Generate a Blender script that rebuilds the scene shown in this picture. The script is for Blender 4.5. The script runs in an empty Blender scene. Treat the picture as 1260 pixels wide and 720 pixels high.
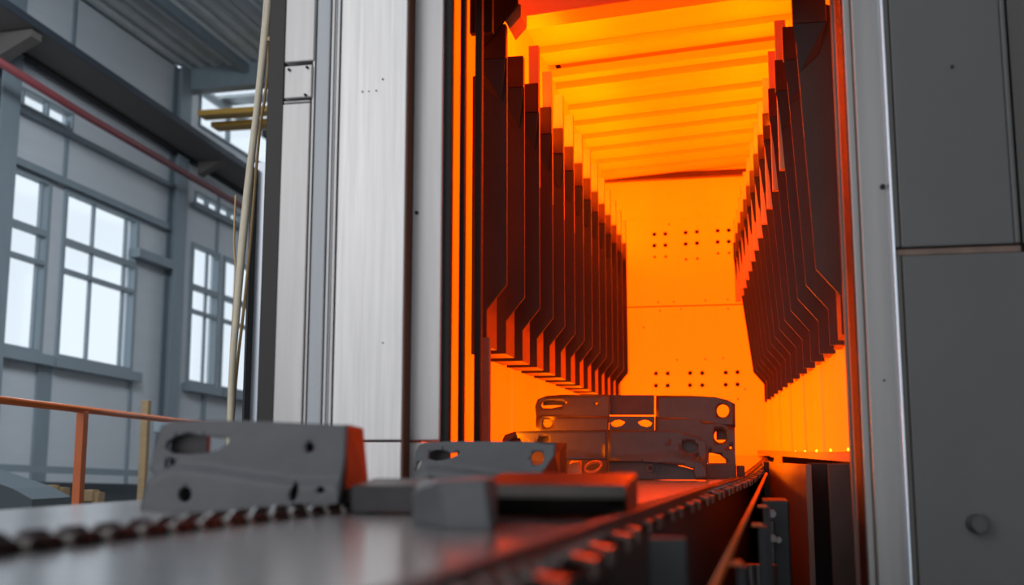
import bpy, bmesh, math, random
from mathutils import Vector, Matrix
from mathutils.geometry import delaunay_2d_cdt
random.seed(7)
S = bpy.context.scene
COL = S.collection

# ------------------------------------------------------------------ camera
F = 1360.0                       # focal length in pixels of the 1260 x 720 frame
PITCH, YAW = math.atan(202 / 1360), math.radians(11.711)
ZC = 1.2                         # the lens is 1.2 m above the hall floor
cd = bpy.data.cameras.new('camera')
cam = bpy.data.objects.new('camera', cd)
COL.objects.link(cam)
cam.location = (0, 0, ZC)
cam.rotation_euler = (math.pi / 2 + PITCH, 0, YAW)
cd.sensor_width = 36
cd.lens = F / 1260 * 36
cd.clip_start = 0.05
cd.dof.use_dof = True
cd.dof.focus_distance = 5.1
cd.dof.aperture_fstop = 1.9
S.camera = cam
RT = Vector((math.cos(YAW), math.sin(YAW), 0))
FW = Vector((-math.sin(YAW) * math.cos(PITCH), math.cos(YAW) * math.cos(PITCH), math.sin(PITCH)))
UP = RT.cross(FW)


def ray(px, py):
    return FW * F + RT * (px - 630) + UP * (360 - py)


def at(px, py, Y):
    """the point of the place that was measured at pixel px, py and lies Y metres deep"""
    d = ray(px, py)
    return d * (Y / d.y) + Vector((0, 0, ZC))


def W(x, y, h):
    return Vector((x, y, h + ZC))


# ------------------------------------------------------------------ sky and exposure
w = bpy.data.worlds.new('sky')
S.world = w
w.use_nodes = True
bg = w.node_tree.nodes['Background']
bg.inputs[0].default_value = (0.86, 0.92, 1.0, 1)
bg.inputs[1].default_value = 1.15
S.view_settings.view_transform = 'Standard'
S.view_settings.look = 'None'
S.view_settings.exposure = 0.0
S.view_settings.gamma = 1.0
S.view_settings.use_curve_mapping = False


def area(name, loc, target, size, power, color, sy=None):
    ld = bpy.data.lights.new(name, 'AREA')
    ld.shape = 'RECTANGLE'
    ld.size, ld.size_y = size, sy or size
    ld.energy, ld.color = power, color
    o = bpy.data.objects.new(name, ld)
    COL.objects.link(o)
    o.location = loc
    o.rotation_euler = (Vector(target) - Vector(loc)).to_track_quat('-Z', 'Y').to_euler()
    return o


area('added_front_fill', (-4.5, -3.0, 4.2), (-1.2, 3.4, 1.3), 3.0, 50, (1.0, 0.95, 0.90))  # soft lamp added behind the camera to brighten the furnace front
area('added_wall_fill', (-4.6, 7.5, 7.0), (-6.5, 9.5, 1.0), 2.5, 430, (0.80, 0.90, 1.0))  # lamp added out of view to brighten the left hall wall
# orange glow inside the chamber; the upper and front lamps are added
area('fire_glow_left', (-0.99, 6.6, ZC + 0.10), (0.2, 6.6, ZC + 0.5), 4.6, 55, (1, 0.17, 0.0), 0.10)
area('added_uplight_left', (-1.02, 6.9, ZC + 1.62), (-0.55, 6.9, ZC + 2.4), 4.0, 75, (1, 0.17, 0.0), 0.10)  # hidden uplight added to rake the chamber roof
area('added_uplight_right', (0.20, 7.1, ZC + 1.62), (-0.25, 7.1, ZC + 2.4), 3.6, 60, (1, 0.17, 0.0), 0.08)  # hidden uplight added on the right for the same roof

area('added_liner_fill', (-0.40, 5.07, ZC + 2.18), (-0.40, 7.4, ZC + .4), 1.2, 26, (1, 0.17, 0.0), 0.10)  # hidden fill added behind the lintel to redden the liner fronts

# ------------------------------------------------------------------ materials
MATS = {}


def mat(name, color, rough=0.5, metal=0.0, emit=None, estr=0.0, var=0.0, scale=(8, 8, 8), bump=0.0, col2=None, spec=0.5, aniso=0.0):
    m = bpy.data.materials.new(name)
    m.use_nodes = True
    nt = m.node_tree
    b = nt.nodes['Principled BSDF']
    b.inputs['Base Color'].default_value = (*color, 1)
    b.inputs['Roughness'].default_value = rough
    b.inputs['Metallic'].default_value = metal
    b.inputs['Specular IOR Level'].default_value = spec
    if emit:
        b.inputs['Emission Color'].default_value = (*emit, 1)
        b.inputs['Emission Strength'].default_value = estr
    if var > 0 or bump > 0:
        tc = nt.nodes.new('ShaderNodeTexCoord')
        mp = nt.nodes.new('ShaderNodeMapping')
        mp.inputs['Scale'].default_value = scale
        nz = nt.nodes.new('ShaderNodeTexNoise')
        nz.inputs['Scale'].default_value = 1.0
        nz.inputs['Detail'].default_value = 6
        nz.inputs['Roughness'].default_value = 0.65
        nt.links.new(tc.outputs['Object'], mp.inputs[0])
        nt.links.new(mp.outputs[0], nz.inputs['Vector'])
        if var > 0:
            rp = nt.nodes.new('ShaderNodeValToRGB')
            c2 = col2 or tuple(max(0, c * (1 - var)) for c in color)
            rp.color_ramp.elements[0].position = 0.32
            rp.color_ramp.elements[1].position = 0.68
            rp.color_ramp.elements[0].color = (*c2, 1)
            rp.color_ramp.elements[1].color = (*color, 1)
            nt.links.new(nz.outputs['Fac'], rp.inputs[0])
            nt.links.new(rp.outputs[0], b.inputs['Base Color'])
        if bump > 0:
            bp = nt.nodes.new('ShaderNodeBump')
            bp.inputs['Strength'].default_value = bump
            bp.inputs['Distance'].default_value = 0.01
            nt.links.new(nz.outputs['Fac'], bp.inputs['Height'])
            nt.links.new(bp.outputs[0], b.inputs['Normal'])
    MATS[name] = m
    return m


brushed = mat('brushed_steel', (0.78, 0.75, 0.73), 0.42, 0.45, var=0.2, scale=(60, 60, 1.6), bump=0.05)
brushed2 = mat('satin_steel', (0.55, 0.525, 0.51), 0.42, 0.5, var=0.15, scale=(30, 30, 1.2), bump=0.03)
coolsteel = mat('cool_steel', (0.42, 0.43, 0.45), 0.45, 0.3, var=0.1, scale=(30, 30, 1))
darkframe = mat('dark_frame_steel', (0.035, 0.03, 0.028), 0.5, 0.4)
slotdark = mat('shadow_gap_black', (0.008, 0.006, 0.005), 0.7)
returndark = mat('return_face_steel', (0.15, 0.09, 0.065), 0.9, 0.0, spec=0.05)
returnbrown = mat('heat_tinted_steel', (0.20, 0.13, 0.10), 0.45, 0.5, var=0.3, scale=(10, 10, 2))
jambdark = mat('jamb_dark_steel', (0.02, 0.009, 0.006), 0.5, 0.4)
greyclad = mat('grey_cladding', (0.115, 0.110, 0.105), 0.5, 0.15, var=0.14, scale=(2.5, 2.5, 1.5), bump=0.03)  # darker base colour than the left cladding
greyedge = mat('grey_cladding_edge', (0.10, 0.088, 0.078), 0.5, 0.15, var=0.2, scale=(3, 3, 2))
rightplate = mat('right_frame_steel', (0.30, 0.285, 0.27), 0.42, 0.5, var=0.15, scale=(20, 20, 1), bump=0.03)
bevelblue = mat('lit_edge', (0.75, 0.82, 0.9), 0.3, 0.7)  # pale blue carries the daylight caught by the left-facing edge
polished = mat('polished_column_steel', (0.55, 0.59, 0.65), 0.3, 0.6, var=0.15, scale=(6, 6, 1))
hot = mat('hot_lining', (0.75, 0.30, 0.05), 0.6, 0.1, (1, 0.086, 0.0), 1.7, var=0.12, scale=(7, 7, 1.2), bump=0.08)
hotroof = mat('hot_roof_lining', (0.80, 0.36, 0.06), 0.5, 0.1, (1, 0.09, 0.0), 0.55, var=0.12, scale=(1.2, 9, 9), bump=0.08)
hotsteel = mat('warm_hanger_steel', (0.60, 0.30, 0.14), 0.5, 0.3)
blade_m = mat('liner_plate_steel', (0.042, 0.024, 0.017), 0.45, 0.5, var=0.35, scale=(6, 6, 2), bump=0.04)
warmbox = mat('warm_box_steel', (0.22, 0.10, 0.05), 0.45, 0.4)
blade_d = mat('black_steel', (0.012, 0.009, 0.008), 0.55, 0.3)  # black that also stands for the shadow under the liner clips
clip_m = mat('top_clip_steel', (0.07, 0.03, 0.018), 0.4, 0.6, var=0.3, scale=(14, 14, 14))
beltm = mat('worn_belt_steel', (0.56, 0.53, 0.52), 0.22, 0.95, var=0.22, scale=(3, 10, 3), bump=0.015)
chain_m = mat('oily_chain_steel', (0.06, 0.05, 0.046), 0.36, 0.8, var=0.3, scale=(30, 30, 30))
framem = mat('conveyor_frame_paint', (0.018, 0.016, 0.016), 0.5, 0.3, var=0.3, scale=(6, 6, 6))
part_m = mat('scaled_steel', (0.10, 0.10, 0.105), 0.48, 0.3, var=0.28, scale=(5, 5, 9), bump=0.05)
part_b = mat('scaled_steel_brown', (0.065, 0.053, 0.049), 0.42, 0.45, var=0.3, scale=(6, 6, 8), bump=0.05)
part_k = mat('shaded_scaled_steel', (0.048, 0.047, 0.050), 0.46, 0.3, var=0.28, scale=(5, 5, 9), bump=0.05)  # scaled steel darkened for the weaker daylight farther in
part_d = mat('dark_cast_steel', (0.05, 0.045, 0.045), 0.4, 0.6, var=0.3, scale=(8, 8, 8))
rodm = mat('guide_rod_glow', (0.50, 0.085, 0.012), 0.35, 0.2)  # furnace glow on the rod put into its orange colour
machined = mat('machined_bar_steel', (0.07, 0.058, 0.052), 0.28, 0.85, var=0.3, scale=(6, 6, 8), bump=0.03)
rollm = mat('roller_steel', (0.15, 0.13, 0.12), 0.35, 0.85)
skirt_m = mat('skirt_plate_steel', (0.075, 0.06, 0.05), 0.5, 0.4, var=0.4, scale=(8, 8, 3))
coverm = mat('frame_cover_paint', (0.02, 0.021, 0.021), 0.5, 0.1, var=0.2, scale=(6, 6, 6))
orangep = mat('orange_rail_paint', (0.62, 0.14, 0.03), 0.42, 0.0, var=0.15, scale=(4, 4, 4))
wallm = mat('sandwich_panel_grey', (0.62, 0.645, 0.67), 0.6, 0.0, var=0.07, scale=(0.6, 0.6, 6))
wallup = mat('upper_wall_grey', (0.30, 0.315, 0.33), 0.65, 0.0, var=0.08, scale=(0.5, 0.5, 0.5))
frameg = mat('window_frame_grey', (0.26, 0.31, 0.34), 0.5, 0.1)
columnm = mat('column_paint', (0.24, 0.29, 0.32), 0.5, 0.1, var=0.12, scale=(3, 3, 1))
beamm = mat('crane_beam_paint', (0.045, 0.055, 0.07), 0.5, 0.2)
beamu = mat('crane_beam_under', (0.13, 0.115, 0.105), 0.6, 0.1)
redp = mat('red_pipe_paint', (0.24, 0.055, 0.06), 0.45, 0.0)
yellowp = mat('yellow_crane_paint', (0.62, 0.36, 0.07), 0.5)
roofm = mat('roof_sheet', (0.66, 0.70, 0.71), 0.5, 0.3, var=0.15, scale=(2, 2, 2))
woodm = mat('pale_wood', (0.33, 0.22, 0.11), 0.7, var=0.3, scale=(3, 3, 12))
hosem = mat('cream_hose', (0.72, 0.62, 0.46), 0.5, var=0.15, scale=(4, 4, 9))
tanhose = mat('tan_cable', (0.55, 0.36, 0.16), 0.5)
floorm = mat('concrete_floor', (0.16, 0.16, 0.165), 0.55, var=0.25, scale=(0.7, 0.7, 0.7), bump=0.03)
skirtm = mat('dark_plinth', (0.06, 0.075, 0.085), 0.6)
boltm = mat('bolt_steel', (0.11, 0.11, 0.11), 0.4, 0.6)
flamem = mat('burner_flame', (1, 0.5, 0.1), 0.5, 0, (1, 0.36, 0.01), 4.0)

glass = bpy.data.materials.new('window_glass')
glass.use_nodes = True
nt = glass.node_tree
nt.nodes.clear()
out = nt.nodes.new('ShaderNodeOutputMaterial')
mx = nt.nodes.new('ShaderNodeMixShader')
tr = nt.nodes.new('ShaderNodeBsdfTransparent')
gl = nt.nodes.new('ShaderNodeBsdfGlossy')
tr.inputs[0].default_value = (0.93, 0.96, 0.97, 1)
gl.inputs['Roughness'].default_value = 0.05
mx.inputs[0].default_value = 0.06
nt.links.new(tr.outputs[0], mx.inputs[1])
nt.links.new(gl.outputs[0], mx.inputs[2])
nt.links.new(mx.outputs[0], out.inputs[0])


# ------------------------------------------------------------------ mesh helpers
def wloc(o):
    v = Vector((0, 0, 0))
    while o is not None:
        v = v + Vector(o.location)
        o = o.parent
    return v


def obj(name, bm, m, parent=None, smooth=False, loc=None, label=None, kind=None):
    """one mesh object; bm is in world coordinates unless loc is given (then bm is local to loc)"""
    bmesh.ops.recalc_face_normals(bm, faces=bm.faces)
    if smooth:
        for f in bm.faces:
            f.smooth = True
    me = bpy.data.meshes.new(name)
    base = wloc(parent) if parent else Vector((0, 0, 0))
    o = bpy.data.objects.new(name, me)
    if loc is None:
        c = Vector((0, 0, 0))
        for v in bm.verts:
            c += v.co
        c /= max(1, len(bm.verts))
        bmesh.ops.translate(bm, verts=bm.verts, vec=-c)
        loc = c
    o.location = Vector(loc) - base
    bm.to_mesh(me)
    bm.free()
    me.materials.append(m)
    COL.objects.link(o)
    if parent:
        o.parent = parent
    if label:
        o['label'] = label
    if kind:
        o['kind'] = kind
    return o


def thing(name, label, cat, loc, group=None):
    o = bpy.data.objects.new(name, None)
    COL.objects.link(o)
    o.location = loc
    o.empty_display_size = 0.1
    o['label'], o['category'] = label, cat
    if group:
        o['group'] = group
    return o


def tag(o, label, cat, group=None):
    o['label'], o['category'] = label, cat
    if group:
        o['group'] = group
    return o


def struct(o):
    o['kind'] = 'structure'
    return o


def copy_to(src, parent, loc):
    c = src.copy()
    COL.objects.link(c)
    c.parent = parent
    c.location = loc
    return c


def new():
    return bmesh.new()


def box(bm, x0, x1, y0, y1, z0, z1, bev=0.0):
    r = bmesh.ops.create_cube(bm, size=1.0)
    vs = r['verts']
    for v in vs:
        v.co = Vector((x0 + (v.co.x + .5) * (x1 - x0), y0 + (v.co.y + .5) * (y1 - y0), z0 + (v.co.z + .5) * (z1 - z0)))
    if bev > 0:
        es = list({e for v in vs for e in v.link_edges})
        bmesh.ops.bevel(bm, geom=es, offset=bev, segments=2, affect='EDGES', profile=0.5)
    return bm


def hexa(bm, pts):
    """8 points: bottom loop then top loop"""
    v = [bm.verts.new(p) for p in pts]
    for f in ((0, 1, 2, 3), (7, 6, 5, 4), (0, 4, 5, 1), (1, 5, 6, 2), (2, 6, 7, 3), (3, 7, 4, 0)):
        bm.faces.new([v[i] for i in f])
    return bm


def prism(bm, poly, off):
    """extrude a polygon (list of Vectors) by vector off"""
    a = [bm.verts.new(p) for p in poly]
    b = [bm.verts.new(Vector(p) + Vector(off)) for p in poly]
    bm.faces.new(a)
    bm.faces.new(b[::-1])
    n = len(a)
    for i in range(n):
        bm.faces.new((a[i], b[i], b[(i + 1) % n], a[(i + 1) % n]))
    return bm


def bar(bm, p, q, wd, ht, up=(0, 0, 1)):
    p, q = Vector(p), Vector(q)
    d = (q - p).normalized()
    s = d.cross(Vector(up))
    s = s.normalized() if s.length > 1e-6 else Vector((1, 0, 0))
    u = s.cross(d)
    s, u = s * wd / 2, u * ht / 2
    return hexa(bm, [p - s - u, p + s - u, p + s + u, p - s + u, q - s - u, q + s - u, q + s + u, q - s + u])


def tube(bm, pts, r, n=10):
    pts = [Vector(p) for p in pts]
    rings = []
    side = None
    for i, p in enumerate(pts):
        d = (pts[min(i + 1, len(pts) - 1)] - pts[max(i - 1, 0)]).normalized()
        ref = Vector((0, 0, 1)) if abs(d.z) < 0.9 else Vector((0, 1, 0))
        s = d.cross(ref).normalized()
        u = s.cross(d)
        rings.append([bm.verts.new(p + (s * math.cos(a) + u * math.sin(a)) * r) for a in [2 * math.pi * k / n for k in range(n)]])
    for a, b in zip(rings, rings[1:]):
        for k in range(n):
            bm.faces.new((a[k], a[(k + 1) % n], b[(k + 1) % n], b[k]))
    bm.faces.new(rings[0])
    bm.faces.new(rings[-1][::-1])
    return bm


def cyl(bm, c, axis, r, length, n=16, bev=0.0):
    axis = Vector(axis).normalized()
    c = Vector(c)
    tube(bm, [c - axis * length / 2, c + axis * length / 2], r, n)
    return bm


def inside(p, poly):
    x, y = p
    r = False
    n = len(poly)
    for i in range(n):
        x1, y1 = poly[i]
        x2, y2 = poly[(i + 1) % n]
        if (y1 > y) != (y2 > y) and x < (x2 - x1) * (y - y1) / (y2 - y1) + x1:
            r = not r
    return r


def plate(bm, outline, holes, thick, fmap, grid=0.0, ridge=None):
    """plate with real holes; fmap(u, v, n) puts it in space (n = 0 front, n = thick back)"""
    verts, edges = [], []

    def loop(poly):
        s = len(verts)
        verts.extend(Vector(p) for p in poly)
        k = len(poly)
        edges.extend((s + i, s + (i + 1) % k) for i in range(k))
    loop(outline)
    for h in holes:
        loop(h)
    if ridge:
        for rl in ridge:
            s = len(verts)
            verts.extend(Vector(p) for p in rl)
            edges.extend((s + i, s + i + 1) for i in range(len(rl) - 1))
    if grid > 0:
        xs = [p[0] for p in outline]
        ys = [p[1] for p in outline]
        nx, ny = int((max(xs) - min(xs)) / grid), int((max(ys) - min(ys)) / grid)
        for i in range(1, nx + 1):
            for j in range(1, ny + 1):
                p = (min(xs) + i * grid, min(ys) + j * grid)
                if inside(p, outline) and not any(inside(p, h) for h in holes):
                    verts.append(Vector(p))
    vo, eo, fo, _, _, _ = delaunay_2d_cdt(verts, edges, [], 0, 1e-5)
    tris = []
    for f in fo:
        c = (sum(vo[i][0] for i in f) / 3, sum(vo[i][1] for i in f) / 3)
        if inside(c, outline) and not any(inside(c, h) for h in holes):
            tris.append(f)
    used = sorted({i for f in tris for i in f})
    fr = {i: bm.verts.new(fmap(vo[i][0], vo[i][1], 0)) for i in used}
    bk = {i: bm.verts.new(fmap(vo[i][0], vo[i][1], thick)) for i in used}
    cnt = {}
    for f in tris:
        bm.faces.new([fr[i] for i in f])
        bm.faces.new([bk[i] for i in f][::-1])
        for a, b in zip(f, f[1:] + f[:1]):
            cnt.setdefault((min(a, b), max(a, b)), []).append((a, b))
    for k, l in cnt.items():
        if len(l) == 1:
            a, b = l[0]
            bm.faces.new((fr[b], fr[a], bk[a], bk[b]))
    return bm


def circ(cx, cy, rx, ry=None, n=14, rot=0.0):
    ry = ry or rx
    return [(cx + rx * math.cos(a) * math.cos(rot) - ry * math.sin(a) * math.sin(rot),
             cy + rx * math.cos(a) * math.sin(rot) + ry * math.sin(a) * math.cos(rot)) for a in [2 * math.pi * k / n for k in range(n)]]


def drop_hole(cx, cy, w, h, flip=False):
    """teardrop: a round end of height h at the left and a tail running to the right"""
    pts = []
    for k in range(11):
        a = math.radians(60 + 240 * k / 10)
        pts.append((cx + h / 2 * 1.25 * math.cos(a), cy + h / 2 * math.sin(a)))
    pts += [(cx + w * 0.45, cy - h * 0.30), (cx + w * 0.8, cy - h * 0.02), (cx + w, cy + h * 0.30), (cx + w * 0.7, cy + h * 0.42)]
    if flip:
        pts = [(2 * cx - x, y) for x, y in pts][::-1]
    return pts


# ================================================================== HALL: the setting
bm = new()
box(bm, -14, 9, -6, 32, -0.1, 0)
struct(obj('floor', bm, floorm))

# the hall's long wall: runs back and slightly to the right; its rows drop a little with distance
WD = Vector((55.0, 1375.0 * 0.9892, -50.0)).normalized()       # along the wall
WN = Vector((WD.y, -WD.x, 0)).normalized()                      # out of the wall into the hall
W0 = at(80, 340, 14.0)
WU = Vector((0, 0, 1))


def onwall(px, py, off=0.0):
    d = ray(px, py)
    o = Vector((0, 0, ZC))
    t = (W0 + WN * off - o).dot(WN) / d.dot(WN)
    return o + d * t


def wuv(p):
    q = p - W0
    wh = Vector((WD.x, WD.y, 0))
    k = q.dot(wh) / wh.dot(wh)
    return (k, q.z - k * WD.z)


def wpt(u, v, n=0.0):
    return W0 + WD * u + WU * v + WN * n


def wq(l, off=0.0):
    return [wuv(onwall(x, y, off)) for x, y in l]


win_px = {
    1: [(-60, 166), (62, 225), (47, 434), (-80, 409)],
    2: [(81, 233), (166, 270), (162, 457), (66, 439)],
    3: [(238, 308), (268, 321), (263, 478), (226, 470)],
    4: [(275, 324), (322, 345), (318, 491), (268, 479)],
    5: [(-40, 72), (88, 143), (86, 162), (-42, 90)],
    6: [(240, 238), (296, 264), (295, 276), (239, 249)],
}
win = {k: wq(v) for k, v in win_px.items()}


def rect(q):
    us = [p[0] for p in q]
    vs = [p[1] for p in q]
    return ((us[0] + us[3]) / 2, (us[1] + us[2]) / 2, (vs[2] + vs[3]) / 2, (vs[0] + vs[1]) / 2)


wr = {k: rect(q) for k, q in win.items()}
wr[12] = (wuv(onwall(246, 118))[0], 16.2, wuv(onwall(160, 43))[1] - .75, wuv(onwall(160, 43))[1] - .10)
for k in (1, 2, 3, 4):
    a, b, c, d = wr[k]
    base = wr[2]
    wr[k] = (a, b, base[2], base[3])
holes = [[(a, c), (b, c), (b, d), (a, d)] for a, b, c, d in wr.values()]
zf = wuv(Vector((W0.x, W0.y, 0)))[1]
u0, u1 = -14.0, 17.0
vtop = wuv(onwall(160, 43))[1]
vmid = vtop * 0.60
bm = new()
plate(bm, [(u0, -4.5), (u1, -4.5), (u1, vtop), (u0, vtop)], holes, 0.15, lambda u, v, n: wpt(u, v, -n))
struct(obj('wall_left', bm, wallm))
bm = new()
box(bm, 6.5, 6.7, -9, 32, 0, 8)
struct(obj('wall_right', bm, wallup))
bm = new()
box(bm, -1.4, 6.7, -9, 32, 7.4, 7.5)
struct(obj('ceiling_right', bm, roofm))
# panel joints of the wall
tn = 1
for pxx, y0p, y1p, wd in ((82, 150, 228, 0.06), (54, 438, 640, 0.30), (160, 460, 640, 0.04), (250, 480, 640, 0.10), (268, 240, 320, 0.05), (92, 0, 60, 0.06)):
    p, q = wq([(pxx, y0p), (pxx - (6 if y0p > 400 else 2), y1p)])
    p, q = (p[0], p[1]), (p[0], max(q[1], -3.1))
    bm = new()
    hexa(bm, [wpt(p[0] - wd / 2, q[1], 0), wpt(p[0] + wd / 2, q[1], 0), wpt(p[0] + wd / 2, q[1], .04), wpt(p[0] - wd / 2, q[1], .04),
              wpt(p[0] - wd / 2, p[1], 0), wpt(p[0] + wd / 2, p[1], 0), wpt(p[0] + wd / 2, p[1], .04), wpt(p[0] - wd / 2, p[1], .04)])
    struct(obj('trim_%d' % tn, bm, columnm))
    tn += 1


def wbar(bm, u0, u1, v0, v1, n0, n1):
    return hexa(bm, [wpt(u0, v0, n0), wpt(u1, v0, n0), wpt(u1, v0, n1), wpt(u0, v0, n1), wpt(u0, v1, n0), wpt(u1, v1, n0), wpt(u1, v1, n1), wpt(u0, v1, n1)])


# windows: frame, mullions, panes
for k, (a, b, c, d) in wr.items():
    big = k < 5
    t = 0.045 if big else 0.015
    bm = new()
    plate(bm, [(a - .02, c - .02), (b + .02, c - .02), (b + .02, d + .02), (a - .02, d + .02)],
          [[(a + t, c + t), (b - t, c + t), (b - t, d - t), (a + t, d - t)]], 0.12, lambda u, v, n: wpt(u, v, 0.04 - n))
    fr = struct(obj('window_%d' % k, bm, frameg))
    if big:
        h = d - c
        for fy, tk in ((0.70, 0.06), (0.49, 0.05)):
            pass
        for vv, tk in ((c + h * 0.69, 0.09), (c + h * 0.515, 0.06)):
            bm = new()
            wbar(bm, a + t, b - t, vv - tk / 2, vv + tk / 2, -.06, .05)
            obj('transom', bm, frameg, fr)
        us = {1: (0.25, 0.93), 2: (0.40, 0.86), 3: (0.62,), 4: (0.35, 0.7)}[k]
        for f in us:
            uu = a + (b - a) * f
            bm = new()
            wbar(bm, uu - .022, uu + .022, c + t, d - t, -.05, .0)
            obj('mullion', bm, frameg, fr)
        ed = [a + t] + [a + (b - a) * f for f in us] + [b - t]
        lv = [c + t, c + h * 0.515, c + h * 0.69, d - t]
        for e0, e1 in zip(ed, ed[1:]):
            for l0, l1 in zip(lv, lv[1:]):
                bm = new()
                wbar(bm, e0, e1, l0, l1, -.035, -.027)
                obj('pane', bm, glass, fr)
        bm = new()
        wbar(bm, a - .12, b + .12, c - .16, c - .02, 0.0, .16)
        obj('window_sill', bm, frameg, fr)
    else:
        n = 12 if k == 12 else 4
        for i in range(n):
            e0, e1 = a + t + (b - a - 2 * t) * i / n, a + t + (b - a - 2 * t) * (i + 1) / n
            bm = new()
            wbar(bm, e0 + .01, e1 - .01, c + t, d - t, -.035, -.027)
            obj('pane', bm, glass, fr)
            if i:
                bm = new()
                wbar(bm, e0 - .02, e0 + .02, c + t, d - t, -.06, .03)
                obj('mullion', bm, frameg, fr)

# wall rails (horizontal girts) seen as thin dark lines
for (pa, pb, th, dp) in (((24, 131), (220, 233), 0.07, .10), ((18, 192), (210, 282), 0.10, .12), ((172, 311), (215, 326), 0.14, .2), ((0, 575), (175, 583), 0.09, .5), ((240, 254), (300, 279), .07, .1)):
    p, q = wq([pa, pb], dp)
    v = (p[1] + q[1]) / 2
    bm = new()
    wbar(bm, p[0] - (1 if pa[0] < 30 else 0), q[0], v - th / 2, v + th / 2, dp - .06 if dp > .3 else 0.0, dp)
    struct(obj('trim_%d' % tn, bm, columnm))
    tn += 1
# dark plinth along the wall foot
bm = new()
v = wuv(onwall(80, 594))[1]
wbar(bm, u0, u1, -4.4, v, 0.002, 0.25)
struct(obj('baseboard_left', bm, skirtm))


# steel columns in front of the wall (H sections)
def hcolumn(px, py, off, wd, dp, label):
    p = wuv(onwall(px, py, off))
    base = wpt(p[0], 0, off)
    t = thing('steel_column', label, 'column', (base.x, base.y, 0), 'steel columns of the hall wall')
    for nm, a0, a1, n0, n1 in (('flange', -wd / 2, wd / 2, off - .02, off), ('flange', -wd / 2, wd / 2, off - dp, off - dp + .02), ('web', -.012, .012, off - dp + .02, off - .02)):
        bm = new()
        q = [wpt(p[0] + a0, 0, n0), wpt(p[0] + a1, 0, n0), wpt(p[0] + a1, 0, n1), wpt(p[0] + a0, 0, n1)]
        top = wpt(p[0], vtop, off).z
        hexa(bm, [Vector((c.x, c.y, 0)) for c in q] + [Vector((c.x, c.y, top)) for c in q])
        obj(nm, bm, columnm, t)
    return t


hcolumn(222, 300, .20, .34, .18, 'grey steel column between the two window groups on the hall wall')
hcolumn(2, 300, .20, .36, .18, 'grey steel column at the left edge of the picture beside the nearest window')
# outer downpipe-like side flange strip of the column
# crane beam: bottom flange, web, top flange, brackets
zb = onwall(60, 46, 0).z


def vline(px, py, X):
    """point on ray px,py at lateral distance where wall offset n = X"""
    return onwall(px, py, X)


nb = .85
pa = vline(60, 46, nb)
ub = wuv(pa)[0]
vb = wuv(pa)[1]
cb = thing('crane_beam', 'long dark steel crane runway beam high on brackets in front of the grey hall wall', 'beam', wpt(2.0, vb, nb - .3))
p2 = wuv(vline(289, 200, nb))
kb = (p2[1] - vb) / (p2[0] - ub)


def sbar(u0, u1, v0, v1, n0, n1, k=kb):
    """bar along the wall whose height changes by k per metre from ub on"""
    bm = new()
    f = lambda u: (u - ub) * k
    return hexa(bm, [wpt(u0, v0 + f(u0), n0), wpt(u1, v0 + f(u1), n0), wpt(u1, v0 + f(u1), n1), wpt(u0, v0 + f(u0), n1),
                     wpt(u0, v1 + f(u0), n0), wpt(u1, v1 + f(u1), n0), wpt(u1, v1 + f(u1), n1), wpt(u0, v1 + f(u0), n1)])


obj('bottom_flange', sbar(-9, 5.6, vb, vb + .03, nb - .62, nb), beamu, cb)
obj('flange_lip', sbar(-9, 5.6, vb + .001, vb + .11, nb + .001, nb + .02), beamm, cb)
obj('web', sbar(-9, 5.6, vb + .03, vb + .22, nb - .52, nb - .46), beamm, cb)
obj('cable_channel', sbar(-9, 5.6, vb - .04, vb + .12, nb - .74, nb - .625), slotdark, cb)
for uu in (wuv(vline(22, 55, nb - .3))[0], wuv(vline(268, 205, nb - .3))[0]):
    bm = new()
    prism(bm, [wpt(uu - .1, vb - .01, .22), wpt(uu - .1, vb - .01, nb - .03), wpt(uu - .1, vb - .10, nb - .03), wpt(uu - .1, vb - .38, .22)], WD * .2)
    obj('bracket', bm, beamu, cb)
# red pipe under the crane beam
pp = [vline(-40, 52, nb - .25), vline(105, 142, nb - .25), vline(318, 266, nb - .25)]
v0 = sum(wuv(p)[1] for p in pp[:2]) / 2
bm = new()
ua, uc = wuv(pp[0])[0], wuv(pp[2])[0]
tube(bm, [pp[1] + (pp[0] - pp[1]) * 1.2, pp[1], pp[2]], 0.055, 12)
tag(obj('sprinkler_pipe', bm, redp, smooth=True), 'red painted pipe running under the dark crane beam', 'pipe')

# roof over the left bay: corrugated sheet in ribs, purlins, cross beam, roof lights
zr = wpt(0, vtop, 0).z


def rpt(u, n, dz=0.0):
    return wpt(u, vtop + dz, n)


ce = struct(obj('ceiling', box(new(), -0.5, 0.5, -0.5, 0.5, 0, 0.02), roofm))
bpy.data.objects.remove(ce)
bm = new()
n, un, prof = 0.0, 0.28, []
x = -0.2
up_ = False
while x < 7.2:
    prof += [(x, 0.0), (x + .10, 0.0), (x + .14, .09), (x + .24, .09)]
    x += .28
uend = wuv(onwall(222, 99))[0]
lo = [bm.verts.new(rpt(-6, a, b)) for a, b in prof]
hi = [bm.verts.new(rpt(uend, a, b)) for a, b in prof]
lo2 = [bm.verts.new(rpt(-6, a, b + .02)) for a, b in prof]
hi2 = [bm.verts.new(rpt(uend, a, b + .02)) for a, b in prof]
for i in range(len(prof) - 1):
    bm.faces.new((lo[i], lo[i + 1], hi[i + 1], hi[i]))
    bm.faces.new((lo2[i], hi2[i], hi2[i + 1], lo2[i + 1]))
    bm.faces.new((lo[i], lo2[i], lo2[i + 1], lo[i + 1]))
    bm.faces.new((hi[i], hi[i + 1], hi2[i + 1], hi2[i]))
struct(obj('ceiling', bm, roofm))
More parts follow.
